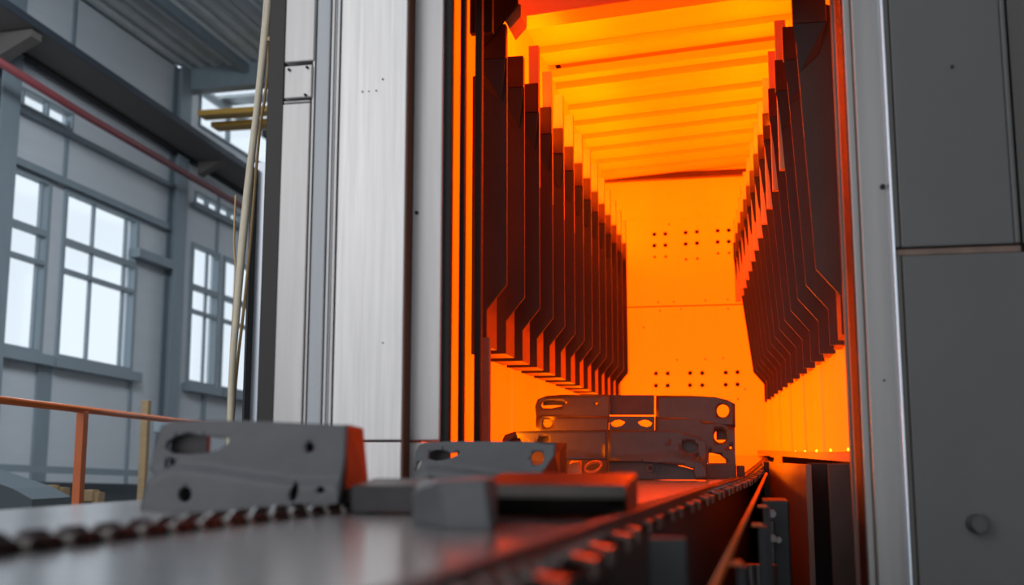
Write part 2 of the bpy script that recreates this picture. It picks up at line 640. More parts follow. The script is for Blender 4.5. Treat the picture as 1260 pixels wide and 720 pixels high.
for i, nn in enumerate((1.2, 2.35, 3.5)):
    bm = new()
    wbar(bm, -6, uend, vtop - .16, vtop - .005, nn, nn + .10)
    struct(obj('trim_%d' % tn, bm, coolsteel if i == 1 else columnm))
    tn += 1
bm = new()
wbar(bm, uend, uend + .25, vtop - .36, vtop + .14, 0.0, 7.0)
struct(obj('trim_%d' % tn, bm, columnm))
tn += 1
# far bay: roof in strips with roof lights between them
us = uend + .25
k = 1
for wdt, kind in ((.25, 0), (.9, 1), (.4, 0), (1.2, 1), (.6, 0), (1.5, 1), (5, 0)):
    bm = new()
    if kind == 0:
        wbar(bm, us, us + wdt, vtop, vtop + .06, -.1, 7.0)
        struct(obj('trim_%d' % tn, bm, roofm))
        tn += 1
    else:
        wbar(bm, us, us + wdt, vtop + .02, vtop + .03, -.1, 7.0)
        struct(obj('window_%d' % (6 + k), bm, glass))
        k += 1
    us += wdt
# end wall far behind
bm = new()
wbar(bm, 16.6, 16.8, -3.2, vtop + .1, 0, 7.5)
struct(obj('wall_back', bm, wallm))
# yellow bridge crane girders
for i, (px, py, Y, lab) in enumerate(((248, 142, 16.7, 'yellow overhead crane girder under the roof lights, the upper of two'), (264, 156, 17.3, 'yellow overhead crane girder under the roof lights, the lower of two'))):
    p = at(px, py, Y)
    bm = new()
    q = wuv(p)
    nn = (p - W0).dot(WN)
    box(bm, p.x, p.x + 3.0, p.y - .15, p.y + .15, p.z - .05, p.z + .05, .01)
    tag(obj('crane_girder', bm, yellowp), lab, 'girder', 'yellow bridge crane girders')

# orange guard rail
A, B = at(-40, 487.3, 4.9), at(255, 522.5, 8.9)
hr = thing('guard_railing', 'orange tubular guard railing left of the conveyor, one post in view', 'railing', (at(105, 500, 6.2).x, at(105, 500, 6.2).y, 0))
bm = new()
tube(bm, [A, B], 0.022, 14)
obj('top_rail', bm, orangep, hr, True)
for f in (0.0, 0.30, 0.98):
    if f == 0.30:
        P = at(107.5, 507, 6.3)
    else:
        P = A.lerp(B, f)
    P = A + (B - A) * ((P.y - A.y) / (B.y - A.y))
    bm = new()
    box(bm, P.x - .027, P.x + .027, P.y - .027, P.y + .027, 0.0, P.z - .012, .004)
    obj('post', bm, orangep, hr)
bm = new()
bar(bm, A - Vector((0, 0, .72)), B - Vector((0, 0, .72)), .04, .04)
obj('mid_rail', bm, orangep, hr)
# wooden post, pallets
p = at(178, 540, 9.5)
top = at(178, 493, 9.5).z
bm = new()
box(bm, p.x - .035, p.x + .035, p.y - .03, p.y + .03, 0, top, .005)
tag(obj('timber_post', bm, woodm), 'upright brown timber post standing by the hall wall beside the grey column', 'post')
p = at(200, 521, 9.8)
bm = new()
box(bm, p.x - .10, p.x + .10, p.y, p.y + .1, p.z - .09, p.z + .05, .01)
sb = thing('switch_box', 'small grey junction box on a stand behind the timber post', 'box', (p.x, p.y + .05, 0))
obj('housing', bm, columnm, sb)
bm = new()
box(bm, p.x - .025, p.x + .025, p.y + .03, p.y + .08, 0, p.z - .09)
obj('stand', bm, columnm, sb)


def pallet(px, py, Y, wpx, rows, name, lab):
    c = at(px, py, Y)
    k = Y / F
    t = thing(name, lab, 'pallet', (c.x, c.y, 0))
    wd = wpx * k
    zb = c.z - 34 * k
    z = 0
    # upright frame: posts on the floor carrying slats
    for s in (-1, 0, 1):
        bm = new()
        box(bm, c.x + s * wd * .46 - .05, c.x + s * wd * .46 + .05, c.y - .05, c.y + .05, 0, c.z - (0.10 if s == 0 else 0.02) * abs(s))
        obj('post', bm, woodm, t)
    for i in range(rows):
        zz = c.z - .05 - i * .16
        bm = new()
        box(bm, c.x - wd * .55, c.x + wd * .55, c.y - .075, c.y - .05, zz - .045, zz + .045)
        obj('slat', bm, woodm, t)
    return t


pallet(62, 597, 8.4, 36, 3, 'wooden_rack', 'low pale wooden rack with slats left of the orange railing post')
pallet(112, 603, 8.8, 18, 3, 'wooden_crate', 'short pale wooden rack right behind the orange railing post')
p = at(8, 606, 7.6)
bm = new()
prism(bm, [W(p.x - .5, p.y, -1.2), W(p.x + .22, p.y, -1.2), W(p.x + .22, p.y, -.32), W(p.x + .05, p.y, -.24), W(p.x - .5, p.y, -.08)], (0, .5, 0))
tag(obj('covered_machine', bm, skirtm), 'low dark blue-grey machine cover at the left edge beneath the hall wall', 'machine')

# ================================================================== FURNACE
fu = thing('furnace', 'tall steel-clad furnace with open glowing chamber and rows of hanging liner plates', 'furnace', (-0.36, 6.0, 0))
Z0 = -1.2
HT = 2.3


def X(px, py, Y):
    return at(px, py, Y).x


def fbox(name, m, px0, px1, Y0, Y1, h0=Z0, h1=HT, py=300, bev=0.004, parent=None, label=None, yr=None):
    """vertical member whose front face spans px0..px1 (measured at row py) at depth Y0"""
    bm = new()
    a, b = X(px0, py, yr or Y0), X(px1, py, yr or Y0)
    box(bm, a, b, Y0, Y1, h0 + ZC, h1 + ZC, bev if abs(b - a) > .012 else min(.0008, abs(b - a) * .2))
    return obj(name, bm, m, parent or fu, label=label)


H = lambda py, Y: at(630, py, Y).z - ZC
# --- front cladding, left of the door
yF = 3.30
# leftmost panel: three plates with joints
hA, hB, hC, hD = at(365, 76, yF).z - ZC, at(365, 81, yF).z - ZC, at(365, 121, yF).z - ZC, at(365, 126, yF).z - ZC
fbox('cladding_panel', brushed2, 342.5, 377, yF + .0, yF + .5, Z0, hD - .003)
fbox('cladding_strip', brushed2, 343.5, 377, yF + .004, yF + .5, hD, hC - .005)
ip = fbox('inspection_plate', brushed2, 343.5, 378, yF - .004, yF + .5, hC, hB, label='small riveted plate let into the left cladding')
for (px, py) in ((378, 83), (376, 117), (356, 86)):
    bm = new()
    cyl(bm, at(px, py, yF - .006), (0, 1, 0), .0045, .012, 10)
    obj('rivet', bm, slotdark, ip)
fbox('cladding_panel', brushed2, 343, 380, yF, yF + .5, hA, HT)
fbox('shadow_gap', slotdark, 377, 379, yF + .03, yF + .5)
fbox('cladding_strip', brushed2, 379.0, 381.5, yF + .006, yF + .5)
fbox('shadow_gap', slotdark, 381.5, 383.0, yF + .03, yF + .5)
fbox('cladding_strip', coolsteel, 383.0, 400, yF + .0, yF + .5)
fbox('shadow_gap', slotdark, 400, 402, yF + .03, yF + .5)
fbox('cladding_strip', brushed2, 402, 405, yF + .004, yF + .5)
fbox('cladding_strip', coolsteel, 405.6, 408.2, yF + .010, yF + .5)
fbox('cladding_strip', brushed2, 408.8, 412, yF + .004, yF + .5)
fbox('shadow_gap', slotdark, 412, 414, yF + .03, yF + .5)
hS = at(470, 543, yF).z - ZC
bp = fbox('door_post_plate', brushed, 414, 497.5, yF, yF + .5, hS + .003, HT, label='wide brushed steel plate left of the furnace door')
fbox('door_post_plate', brushed, 414, 497.5, yF, yF + .5, Z0, hS - .003)
for (px, py, r) in ((471, 97.5, .0028), (446, 113, .0028), (454, 112.4, .0018), (463, 111.5, .0024), (471, 422, .0022)):
    bm = new()
    cyl(bm, at(px, py, yF - .0005), (0, 1, 0), r, .006, 8)
    obj('rivet', bm, slotdark, bp)
yG = 3.372
fbox('door_frame_strip', brushed2, 503, 543, yG, yG + .04, hS + .003, HT)
fbox('door_frame_strip', brushed2, 503, 543, yG, yG + .04, Z0, hS - .003)
fbox('return_face', returndark, 497.6, 499.6, yF + .003, yF + .2)
bm = new()
cyl(bm, at(512.8, 262, yG - .001), (0, 1, 0), .006, .01, 12)
obj('rivet', bm, slotdark, fu)
# dark corner post and the polished column farther back
fbox('corner_post', darkframe, 322.5, 343, 3.72, 4.2)
fbox('cable_duct', darkframe, 305, 308.5, 4.45, 4.6, Z0, at(308, 205, 4.45).z - ZC)
fbox('polished_column', polished, 308.5, 330, 4.5, 4.75, Z0, at(312, 200, 4.5).z - ZC)
# jamb bars and glowing slots, left
fbox('jamb_bar', slotdark, 543.3, 554.5, yG + .02, yG + .05)
fbox('jamb_bar', jambdark, 564.3, 571, yG + .16, yG + .19)
fbox('jamb_bar', jambdark, 583.5, 592, yG + .30, yG + .33)
fbox('chamber_post', returnbrown, 588, 602, 4.0, 4.03, -.3, .44, py=500)
# --- front cladding, right of the door
fbox('jamb_bar', jambdark, 1042.3, 1044.6, 3.62, 3.70)
fbox('jamb_bar', returnbrown, 1035, 1041.0, 3.70, 3.74)
fbox('jamb_bar', jambdark, 1047.8, 1050.2, 3.42, 3.60)
fbox('door_frame_strip', rightplate, 1050.2, 1059.5, 3.40, 3.7)
fbox('shadow_gap', slotdark, 1059.2, 1061, 3.42, 3.7)
rp = fbox('door_post_plate', rightplate, 1061, 1096.2, 3.37, 3.7)
for (px, py, r) in ((1086, 230, .008), (1088, 468, .003)):
    bm = new()
    cyl(bm, at(px, py, 3.369), (0, 1, 0), r, .01, 12)
    obj('rivet', bm, slotdark, rp)
fbox('lit_edge', bevelblue, 1098.4, 1101.2, 3.298, 3.40, yr=3.30)
hR0, hR1 = at(1180, 312, yF).z - ZC, at(1180, 302, yF).z - ZC
up = fbox('cladding_panel', greyclad, 1109, 1249, 3.302, 3.7, hR1, HT)
lp = fbox('cladding_panel', greyclad, 1109, 1275, 3.302, 3.7, Z0, hR0)
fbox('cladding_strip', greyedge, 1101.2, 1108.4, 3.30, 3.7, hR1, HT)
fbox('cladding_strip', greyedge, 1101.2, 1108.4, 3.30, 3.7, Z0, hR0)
fbox('cladding_strip', greyclad, 1249.6, 1256.4, 3.297, 3.7, hR1, HT)
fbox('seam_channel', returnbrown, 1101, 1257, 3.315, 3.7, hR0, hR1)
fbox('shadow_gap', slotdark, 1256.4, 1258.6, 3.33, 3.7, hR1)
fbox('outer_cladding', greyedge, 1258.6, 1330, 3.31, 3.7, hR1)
bm = new()
cyl(bm, at(1171.5, 82, 3.30), (0, 1, 0), .0045, .01, 10)
obj('rivet', bm, slotdark, up)
bm = new()
c = at(1203, 644.5, 3.29)
cyl(bm, c, (-.25, 1, 0), .0265, .05, 24)
kn = obj('bolt_knob', bm, boltm, lp, label='round dark bolt cap standing out of the lower right panel')
bm = new()
cyl(bm, c + Vector((0, -.024, 0)), (-.25, 1, 0), .021, .008, 24)
obj('cap_face', bm, greyclad, kn)

# --- hot chamber lining: side walls of upright panels, back wall, roof
WL = -1.085


def wr_x(Y):
    return 0.40 - 0.047 * (Y - 4.3)


ys = [3.66 + .40 * i for i in range(15)]
for i, (y0, y1) in enumerate(zip(ys, ys[1:])):
    y1b = min(y1, 9.25)
    bm = new()
    o = .012 * (i % 2)
    box(bm, WL - .06, WL - o, y0 + .004, y1b - .004, ZC - .28, ZC + 2.45)
    obj('lining_panel', bm, hot, fu)
    if y0 > 3.9 or True:
        bm = new()
        xa, xb = wr_x(y0), wr_x(y1b)
        hexa(bm, [W(xa + o, y0 + .004, 0.02), W(xa + .06, y0 + .004, 0.02), W(xb + .06, y1b - .004, 0.02), W(xb + o, y1b - .004, 0.02),
                  W(xa + o, y0 + .004, 2.45), W(xa + .06, y0 + .004, 2.45), W(xb + .06, y1b - .004, 2.45), W(xb + o, y1b - .004, 2.45)])
        obj('lining_panel', bm, hot, fu)
# back wall: three plates, real holes with a dark duct behind
YB = 9.2
up_px = [(805, 288), (818.6, 287.5), (843.6, 286), (857.5, 285), (883, 283.6), (896.7, 283)]
ho = []


def bw(px, py):
    p = at(px, py, YB)
    return (p.x, p.z)


rs = YB / F
for i, (px, py) in enumerate(up_px):
    ho.append(circ(*bw(px, py), 2.9 * rs, n=12))
    ho.append(circ(*bw(px, py + 14), 2.9 * rs, n=12))
    ho.append(circ(*bw(px + .5, py + (33 if i in (2, 3) else 28)), 1.9 * rs, n=10))
lo_px = [(807, 459.5), (821.5, 459.5), (849, 459), (864, 459), (893, 458.4), (907.5, 458)]
hl = []
for px, py in lo_px:
    hl.append(circ(*bw(px, py), 2.8 * rs, n=12))
    hl.append(circ(*bw(px, py + 15), 2.8 * rs, n=12))
xL, xR = WL - .05, .30
zs = bw(850, 376)[1]
zu = bw(850, 268)[1]
zt = bw(850, 216)[1]
for (z0, z1, hh) in ((ZC - .28, zs - .006, hl), (zs + .006, zu - .0015, ho), (zu + .0015, zt + .3, [])):
    bm = new()
    plate(bm, [(xL, z0), (xR, z0), (xR, z1), (xL, z1)], hh, .03, lambda u, v, n: Vector((u, YB + n, v)))
    obj('back_plate', bm, hot, fu)
bm = new()
box(bm, xL, xR, YB + .12, YB + .16, ZC - .75, ZC + 2.6)
obj('flue_backing', bm, slotdark, fu)
for px, py in ((810, 372), (829, 371.5), (868, 370), (895.6, 368.5), (812, 382.5), (838, 380), (896, 380), (823, 276), (792, 403), (833, 443), (868, 442), (890, 441), (908, 491), (917, 479)):
    bm = new()
    cyl(bm, at(px, py, YB - .004), (0, 1, 0), 1.2 * rs, .012, 8)
    obj('rivet', bm, returnbrown, fu)
bm = new()
box(bm, xL, xR, YB - .07, YB, zt - .03, zt + .02)
obj('ceiling_angle', bm, clip_m, fu)
# roof plates, each tipped so that the joints step
XM = -0.40
tilt = math.tan(math.radians(3.6))


def roofz(x, y):
    return 2.36 + (x - XM) * tilt


yj = [4.95, 5.45, 6.02, 6.33, 6.66, 7.10, 7.46, 7.80, 8.15, 8.52, 8.86, 9.24]
for i, (y0, y1) in enumerate(zip(yj, yj[1:])):
    bm = new()
    dz0, dz1 = (-.012, .022) if i != 3 else (-.05, .03)
    x0, x1 = WL - .30, .60
    b = [W(x0, y0 + .004, roofz(x0, y0) + dz0), W(x1, y0 + .004, roofz(x1, y0) + dz0), W(x1, y1 - .004, roofz(x1, y1) + dz1), W(x0, y1 - .004, roofz(x0, y1) + dz1)]
    hexa(bm, b + [p + Vector((0, 0, .05)) for p in b])
    obj('roof_plate', bm, hotroof, fu)
bm = new()
box(bm, WL - .05, .45, 3.66, 9.3, ZC + 2.62, ZC + 2.7)
obj('roof_casing', bm, hotroof, fu)
# lintel over the door with corner gusset
bm = new()
x0, x1 = WL, .42
zl = 2.07
b = [W(x0, 4.86, zl - .03), W(x1, 4.86, zl + .07), W(x1, 5.02, zl + .07), W(x0, 5.02, zl - .03)]
hexa(bm, b + [p + Vector((0, 0, .6)) for p in b])
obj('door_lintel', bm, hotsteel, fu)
bm = new()
g = [at(637, 4, 4.0), at(637, -60, 4.0), at(585, -60, 4.0), at(585, 66, 4.0), at(602, 50, 4.0), at(620, 25, 4.0)]
prism(bm, g, (0, .016, 0))
obj('corner_gusset', bm, jambdark, fu)
bm = new()
prism(bm, [at(621, 25, 4.02), at(637, 4, 4.02), at(641, 6, 4.02), at(641, 20, 4.02), at(627, 36, 4.02)], (0, .12, 0))
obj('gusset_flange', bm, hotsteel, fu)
bm = new()
g = [at(955, 0, 4.6), at(985, 40, 4.6), at(1045, 60, 4.6), at(1045, -40, 4.6), at(955, -40, 4.6)]
prism(bm, [at(984, -40, 4.6), at(984, 3, 4.6), at(996, 14, 4.6), at(1010, 40, 4.6), at(1045, 60, 4.6), at(1045, -40, 4.6)], (0, .12, 0))
obj('corner_gusset', bm, clip_m, fu)
# dark top panel above the first liner on both sides
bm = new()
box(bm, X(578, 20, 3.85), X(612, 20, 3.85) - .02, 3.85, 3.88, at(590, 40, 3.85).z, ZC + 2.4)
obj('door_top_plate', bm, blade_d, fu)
# front header closing the chamber over the door, out of the picture
bm = new()
box(bm, X(543, 0, 3.4), X(1060, 0, 3.4), 3.42, 3.62, ZC + 1.62, ZC + 2.7)
obj('door_header', bm, darkframe, fu)


# --- hanging liner plates
def liner(side, y, xit, xib, xo, lab=None):
    """xit / xib: inner edge at top and at the lower corner; xo: outer edge next to the wall"""
    s = side
    th = .014
    bm = new()
    oc = xib - s * .078
    bo = xo
    poly = [W(xo, y, 1.60), W(xit, y, 1.66), W(xib, y, .645), W(oc, y, .55), W(oc, y, .415), W(xo, y, .415)]
    prism(bm, poly, (0, th, 0))
    bl = obj('liner_plate', bm, blade_m, fu)
    if lab:
        bl['label'] = lab
    # hanger box behind the lower leg
    bm = new()
    a, b = sorted((oc - s * (.006 if s > 0 else .03), xo + s * .006))
    box(bm, a, b, y + th, y + .21, ZC + .415, ZC + .80, .003)
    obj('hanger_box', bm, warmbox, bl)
    # top clip, proud of the plate
    bm = new()
    a, b = sorted((xit + s * .003, xit - s * .115))
    box(bm, a, b, y - .035, y - .001, ZC + 1.53, ZC + 1.665, .003)
    obj('top_clip', bm, clip_m, bl)
    # shadow painted as a black wedge under the clip
    bm = new()
    prism(bm, [W(a + .002, y - .03, 1.528), W(b - .002, y - .03, 1.528), W(xit - s * .02, y - .004, 1.36), W(xit - s * .085, y - .004, 1.42)], (0, .003, 0))
    obj('shade_wedge', bm, blade_d, bl)
    # strap up to the roof
    bm = new()
    a, b = sorted((xit - s * .004, xit - s * .05))
    box(bm, a, b, y + th, y + .05, ZC + 1.2, ZC + 1.86, .002)
    if y > 4.5:
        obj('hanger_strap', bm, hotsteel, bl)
    else:
        bm.free()
    return bl


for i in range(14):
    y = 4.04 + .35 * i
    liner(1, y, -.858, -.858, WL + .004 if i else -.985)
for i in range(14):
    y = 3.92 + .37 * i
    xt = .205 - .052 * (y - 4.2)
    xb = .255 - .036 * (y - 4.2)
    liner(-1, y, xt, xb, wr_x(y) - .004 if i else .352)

# --- ledge and skirt plates below the right lining
bm = new()
ya, yb = 4.15, 9.2
hexa(bm, [W(wr_x(ya) - .03, ya, -.02), W(wr_x(ya) + .2, ya, -.02), W(wr_x(yb) + .2, yb, .02), W(wr_x(yb) - .06, yb, .02),
          W(wr_x(ya) - .03, ya, .012), W(wr_x(ya) + .2, ya, .012), W(wr_x(yb) + .2, yb, .05), W(wr_x(yb) - .06, yb, .05)])
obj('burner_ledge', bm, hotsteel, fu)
# outer casing and the dark pit under the chamber
bm = new()
box(bm, -1.8, .75, 9.4, 9.5, 0, ZC + 2.8)
obj('outer_casing', bm, darkframe, fu)
bm = new()
box(bm, -1.42, -1.36, 3.82, 9.4, 0, ZC + 2.8)
obj('outer_casing', bm, darkframe, fu)
bm = new()
box(bm, .70, .76, 3.72, 9.4, 0, ZC + 2.8)
obj('outer_casing', bm, darkframe, fu)
bm = new()
box(bm, -1.42, .76, 3.72, 9.5, ZC + 2.8, ZC + 2.86)
obj('outer_casing', bm, darkframe, fu)
bm = new()
box(bm, -1.36, .70, 3.9, 9.4, .0, .03)
obj('pit_floor', bm, slotdark, fu)
bm = new()
box(bm, X(1054, 640, 4.2), .72, 4.2, 4.23, 0, ZC)
obj('skirt_plate', bm, slotdark, fu)
bm = new()
p, q = at(994, 640, 4.35), at(947, 600, 6.6)
hexa(bm, [Vector((p.x, p.y, 0)), Vector((p.x + .02, p.y, 0)), Vector((q.x + .02, q.y, 0)), Vector((q.x, q.y, 0)),
          Vector((p.x, p.y, ZC - .03)), Vector((p.x + .02, p.y, ZC - .03)), Vector((q.x + .02, q.y, ZC - .03)), Vector((q.x, q.y, ZC - .03))])
obj('skirt_plate', bm, returnbrown, fu)
for (px0, px1, Yd, m) in ((994, 1021, 4.60, slotdark), (1020, 1052, 4.20, skirt_m)):
    bm = new()
    a, b = X(px0, 600, Yd), X(px1, 600, Yd)
    box(bm, a, b, Yd, Yd + .03, 0.0, ZC - .025, .003)
    obj('skirt_plate', bm, m, fu)
bm = new()
box(bm, X(940, 590, 6.62), X(950, 590, 6.62), 6.62, 9.0, 0.0, ZC - .03)
obj('skirt_plate', bm, blade_m, fu)
# burner flames along the ledge and the left wall foot
for i in range(9):
    y = 4.3 + .52 * i
    for sx, hh in ((wr_x(y) - .02, .02), (WL + .03, -.08)):
        bm = new()
        c = W(sx, y, hh)
        n = 8
        ring = [bm.verts.new(c + Vector((0.006 * math.cos(t), .006 * math.sin(t), .004))) for t in [2 * math.pi * k / n for k in range(n)]]
        mid = [bm.verts.new(c + Vector((0.004 * math.cos(t), .004 * math.sin(t), .009))) for t in [2 * math.pi * k / n for k in range(n)]]
        b0, t0 = bm.verts.new(c), bm.verts.new(c + Vector((0, 0, .014)))
        for k in range(n):
            bm.faces.new((ring[k], ring[(k + 1) % n], mid[(k + 1) % n], mid[k]))
            bm.faces.new((b0, ring[(k + 1) % n], ring[k]))
            bm.faces.new((t0, mid[k], mid[(k + 1) % n]))
        obj('burner_flame', bm, flamem, fu, True)

# ================================================================== CONVEYOR
cv = thing('slat_conveyor', 'wide steel slat conveyor with edge chains running into the glowing furnace', 'conveyor', (-.5, 2.5, 0))


def shift(y):
    return 0.0 if y < 2.2 else .066 * (y - 2.2) - .0035 * max(0, y - 5.5) ** 2


def bh(y):
    if y < 3.0:
        return -.110
    if y < 4.8:
        return -.110 + .0075 * (y - 3.0) / 1.8
    return -.1025 + .030 * max(0, y - 5.4)


XE, XMID, XLEFT = -.232, -.835, -1.52
pitch = .152
y = .45
i = 0
while y < 9.0:
    y1 = y + pitch
    bm = new()
    g = .0012
    a0, a1 = XMID + .045 + shift(y) * .8, XE - .012 + shift(y)
    c0, c1 = XMID + .045 + shift(y1) * .8, XE - .012 + shift(y1)
    if y > 3.1:
        a0 = max(a0 - .3, WL + .01)
        c0 = max(c0 - .3, WL + .01)
    up = [W(a0, y + g, bh(y)), W(a1, y + g, bh(y)), W(c1, y1 - g, bh(y1)), W(c0, y1 - g, bh(y1))]
    hexa(bm, [p - Vector((0, 0, .012)) for p in up] + up)
    obj('slat', bm, beltm, cv)
    if y1 < 3.2:
        bm = new()
        up = [W(XLEFT, y + g, bh(y)), W(XMID - .085, y + g, bh(y)), W(XMID - .085, y1 - g, bh(y1)), W(XLEFT, y1 - g, bh(y1))]
        hexa(bm, [p - Vector((0, 0, .012)) for p in up] + up)
        obj('slat', bm, beltm, cv)
    y = y1
    i += 1


# one chain link: two side plates, roller, pin heads, a small upright lug
def link_bm(L, wd, R=.0135, q=.20):
    """two side plates joined by a bush"""
    bm = new()
    for sx in (-wd, wd - .005):
        pts = []
        for k in range(5):
            t = math.pi / 2 + math.pi * k / 4
            pts.append(Vector((sx, -L * q + R * math.cos(t), R * math.sin(t))))
        for k in range(5):
            t = -math.pi / 2 + math.pi * k / 4
            pts.append(Vector((sx, L * q + R * math.cos(t), R * math.sin(t))))
        prism(bm, pts, (.005, 0, 0))
    cyl(bm, (0, 0, 0), (1, 0, 0), .010, wd * 2 + .008, 6)
    return bm


def roller_bm(wd):
    bm = new()
    cyl(bm, (0, 0, 0), (1, 0, 0), .0095, wd * 1.7, 10)
    cyl(bm, (0, 0, 0), (1, 0, 0), .006, wd * 2 + .02, 6)
    return bm


def lug_bm():
    """angle bracket hanging on the outer side of the chain"""
    bm = new()
    pr = [Vector((.014, -.03, .002)), Vector((.052, -.03, -.004)), Vector((.052, -.03, -.026)), Vector((.047, -.03, -.026)), Vector((.047, -.03, -.010)), Vector((.014, -.03, -.004))]
    prism(bm, pr, (0, .05, 0))
    return bm


chain_m2 = mat('carrier_lug_steel', (0.16, 0.12, 0.10), 0.34, 0.8, var=0.3, scale=(30, 30, 30))



def chain(path, L, name, wd, lugs):
    """path: list of points; a guide strip carries the links"""
    pts = [Vector(p) for p in path]
    bm = new()
    prof = [(-wd - .01, -.034), (wd + .01, -.034), (wd + .01, -.024), (-wd - .01, -.024)]
    rings = []
    for i, p in enumerate(pts):
        rings.append([bm.verts.new(p + Vector((a, 0, b))) for a, b in prof])
    for a, b in zip(rings, rings[1:]):
        for k in range(4):
            bm.faces.new((a[k], a[(k + 1) % 4], b[(k + 1) % 4], b[k]))
    bm.faces.new(rings[0])
    bm.faces.new(rings[-1][::-1])
    ch = obj(name, bm, framem, cv)
    base = wloc(ch)
    src = {}
    tot = [0.0]
    for a, b in zip(pts, pts[1:]):
        tot.append(tot[-1] + (b - a).length)

    def put(nm, s, make, m):
        seg = 0
        while seg < len(pts) - 2 and s > tot[seg + 1]:
            seg += 1
        d = (pts[seg + 1] - pts[seg]).normalized()
        p = pts[seg] + d * (s - tot[seg])
        if nm not in src:
            o = src[nm] = obj(nm, make(), m, ch, loc=p)
        else:
            o = copy_to(src[nm], ch, p - base)
        o.rotation_euler = (math.asin(d.z), 0, -math.atan2(d.x, d.y))
    k = 0
    s = L / 2
    while s < tot[-1]:
        put('chain_link', s, lambda: link_bm(L, wd) if lugs else link_bm(L, wd, .0165, .25), chain_m)
        if s + L / 2 < tot[-1]:
            put('roller', s + L / 2, lambda: roller_bm(wd), rollm)
        if lugs and k % 5 in (0, 2):
            put('carrier_lug', s, lug_bm, chain_m2)
        s += L
        k += 1
    return ch


chain([W(XE + .010 + shift(y), y, bh(y) - .003) for y in [.5 + .4 * k for k in range(22)]], .078, 'edge_chain', .016, 2)
chain([W(-.85 + .03 * (y - 1.27) + .055 * max(0, y - 2.3), y, bh(y) + .002) for y in [.6 + .4 * k for k in range(11)]], .080, 'middle_chain', .040, 0)
# outer link lugs are part of the links; side frame below
pts = [(.5, 0), (9.0, 0)]
for (x0, x1, z0, z1, nm, y0, y1) in ((-.05, -.03, -1.1, -.01, 'side_frame', .4, 8.9), (-.62, -.58, -.40, -.10, 'inner_frame', .4, 8.5)):
    bm = new()
    hexa(bm, [W(XE + x0 + shift(y0), y0, z0), W(XE + x1 + shift(y0), y0, z0), W(XE + x1 + shift(y1), y1, z0), W(XE + x0 + shift(y1), y1, z0),
              W(XE + x0 + shift(y0), y0, z1 - .085), W(XE + x1 + shift(y0), y0, z1 - .085), W(XE + x1 + shift(y1), y1, z1 - .085), W(XE + x0 + shift(y1), y1, z1 - .085)])
    obj(nm, bm, framem, cv)
bm = new()
a, b = at(800, 685, 1.75), at(845, 660, 1.9)
box(bm, X(798, 690, 1.78), X(845, 690, 1.78), 1.78, 1.80, ZC - .42, at(830, 662, 1.78).z, .002)
obj('frame_cover', bm, coverm, cv)
for (xx, yy) in ((-1.45, .8), (-1.45, 2.9), (-.86, .8), (-.86, 2.9), (-.30, 2.6), (-.9, 6.5), (-.1, 5.2)):
    bm = new()
    box(bm, xx - .04, xx + .04, yy - .04, yy + .04, 0, ZC + bh(yy) - .03)
    obj('leg', bm, framem, cv)
# cross members under the slats
for yy in (.8, 2.9, 5.2, 6.5):
    bm = new()
    box(bm, (-1.5 if yy < 3 else -1.0), XE - .05 + shift(yy), yy - .03, yy + .03, ZC + bh(yy) - .09, ZC + bh(yy) - .025)
    obj('cross_member', bm, framem, cv)
# guide rod with little brackets
A, B = at(866, 750, 1.42), at(943, 583, 4.7)
gr = thing('guide_rod', 'thin orange-lit guide rod running along the conveyor toward the furnace', 'rod', A.lerp(B, .5))
bm = new()
tube(bm, [A, A.lerp(B, .5), B], .0056, 10)
obj('rod', bm, rodm, gr, True)
for (px, py, Y, wp) in ((899, 693, 1.95, 13), (927, 646, 2.7, 11), (934, 623, 3.2, 9)):
    p = at(px, py, Y)
    k = Y / F
    bm = new()
    box(bm, p.x - .004, p.x + wp * k, p.y - .008, p.y + .008, p.z - .004, p.z + .004, .001)
    o = obj('bracket', bm, rodm, gr)
    bm = new()
    box(bm, p.x + wp * k * .5, p.x + wp * k * 1.4, p.y - .006, p.y + .03, 0, p.z - .004, .001)
    obj('bracket_post', bm, framem, gr)
# bearing unit on the right: housing, rollers, bolts
bu = thing('bearing_unit', 'dark drive bearing block with bolts standing right of the guide rod', 'bearing', (X(955, 660, 3.6), 3.7, 0))
bm = new()
box(bm, X(940, 650, 3.7), X(972, 650, 3.7), 3.7, 3.95, .0, at(950, 616, 3.7).z, .006)
obj('housing', bm, framem, bu)
bm = new()
box(bm, X(943, 650, 3.67), X(953, 650, 3.67), 3.66, 3.70, .0, at(950, 640, 3.67).z, .004)
obj('cover', bm, chain_m, bu)
for (px, py, r) in ((950, 632, .013), (950.5, 662, .013), (958, 664, .010)):
    bm = new()
    cyl(bm, at(px, py, 3.63), (0, 1, 0), r, .05, 6)
    obj('bolt', bm, rollm, bu)
for (px, r) in ((926, .022), (935, .02), (946, .024)):
    bm = new()
    p = at(px, 708, 3.3)
    cyl(bm, p - Vector((0, 0, .10)), (0, 0, 1), r, .26, 16)
    obj('roller', bm, chain_m, bu, True)
bm = new()
p = at(936, 712, 3.3)
box(bm, p.x - .07, p.x + .07, p.y - .03, p.y + .40, 0, p.z - .22)
obj('pedestal', bm, framem, bu)

# hanging hoses left of the furnace
hs = thing('hose_bundle', 'cream coloured hoses hanging in front of the left furnace edge', 'hose', (at(300, 400, 4.0).x, 4.0, 0))


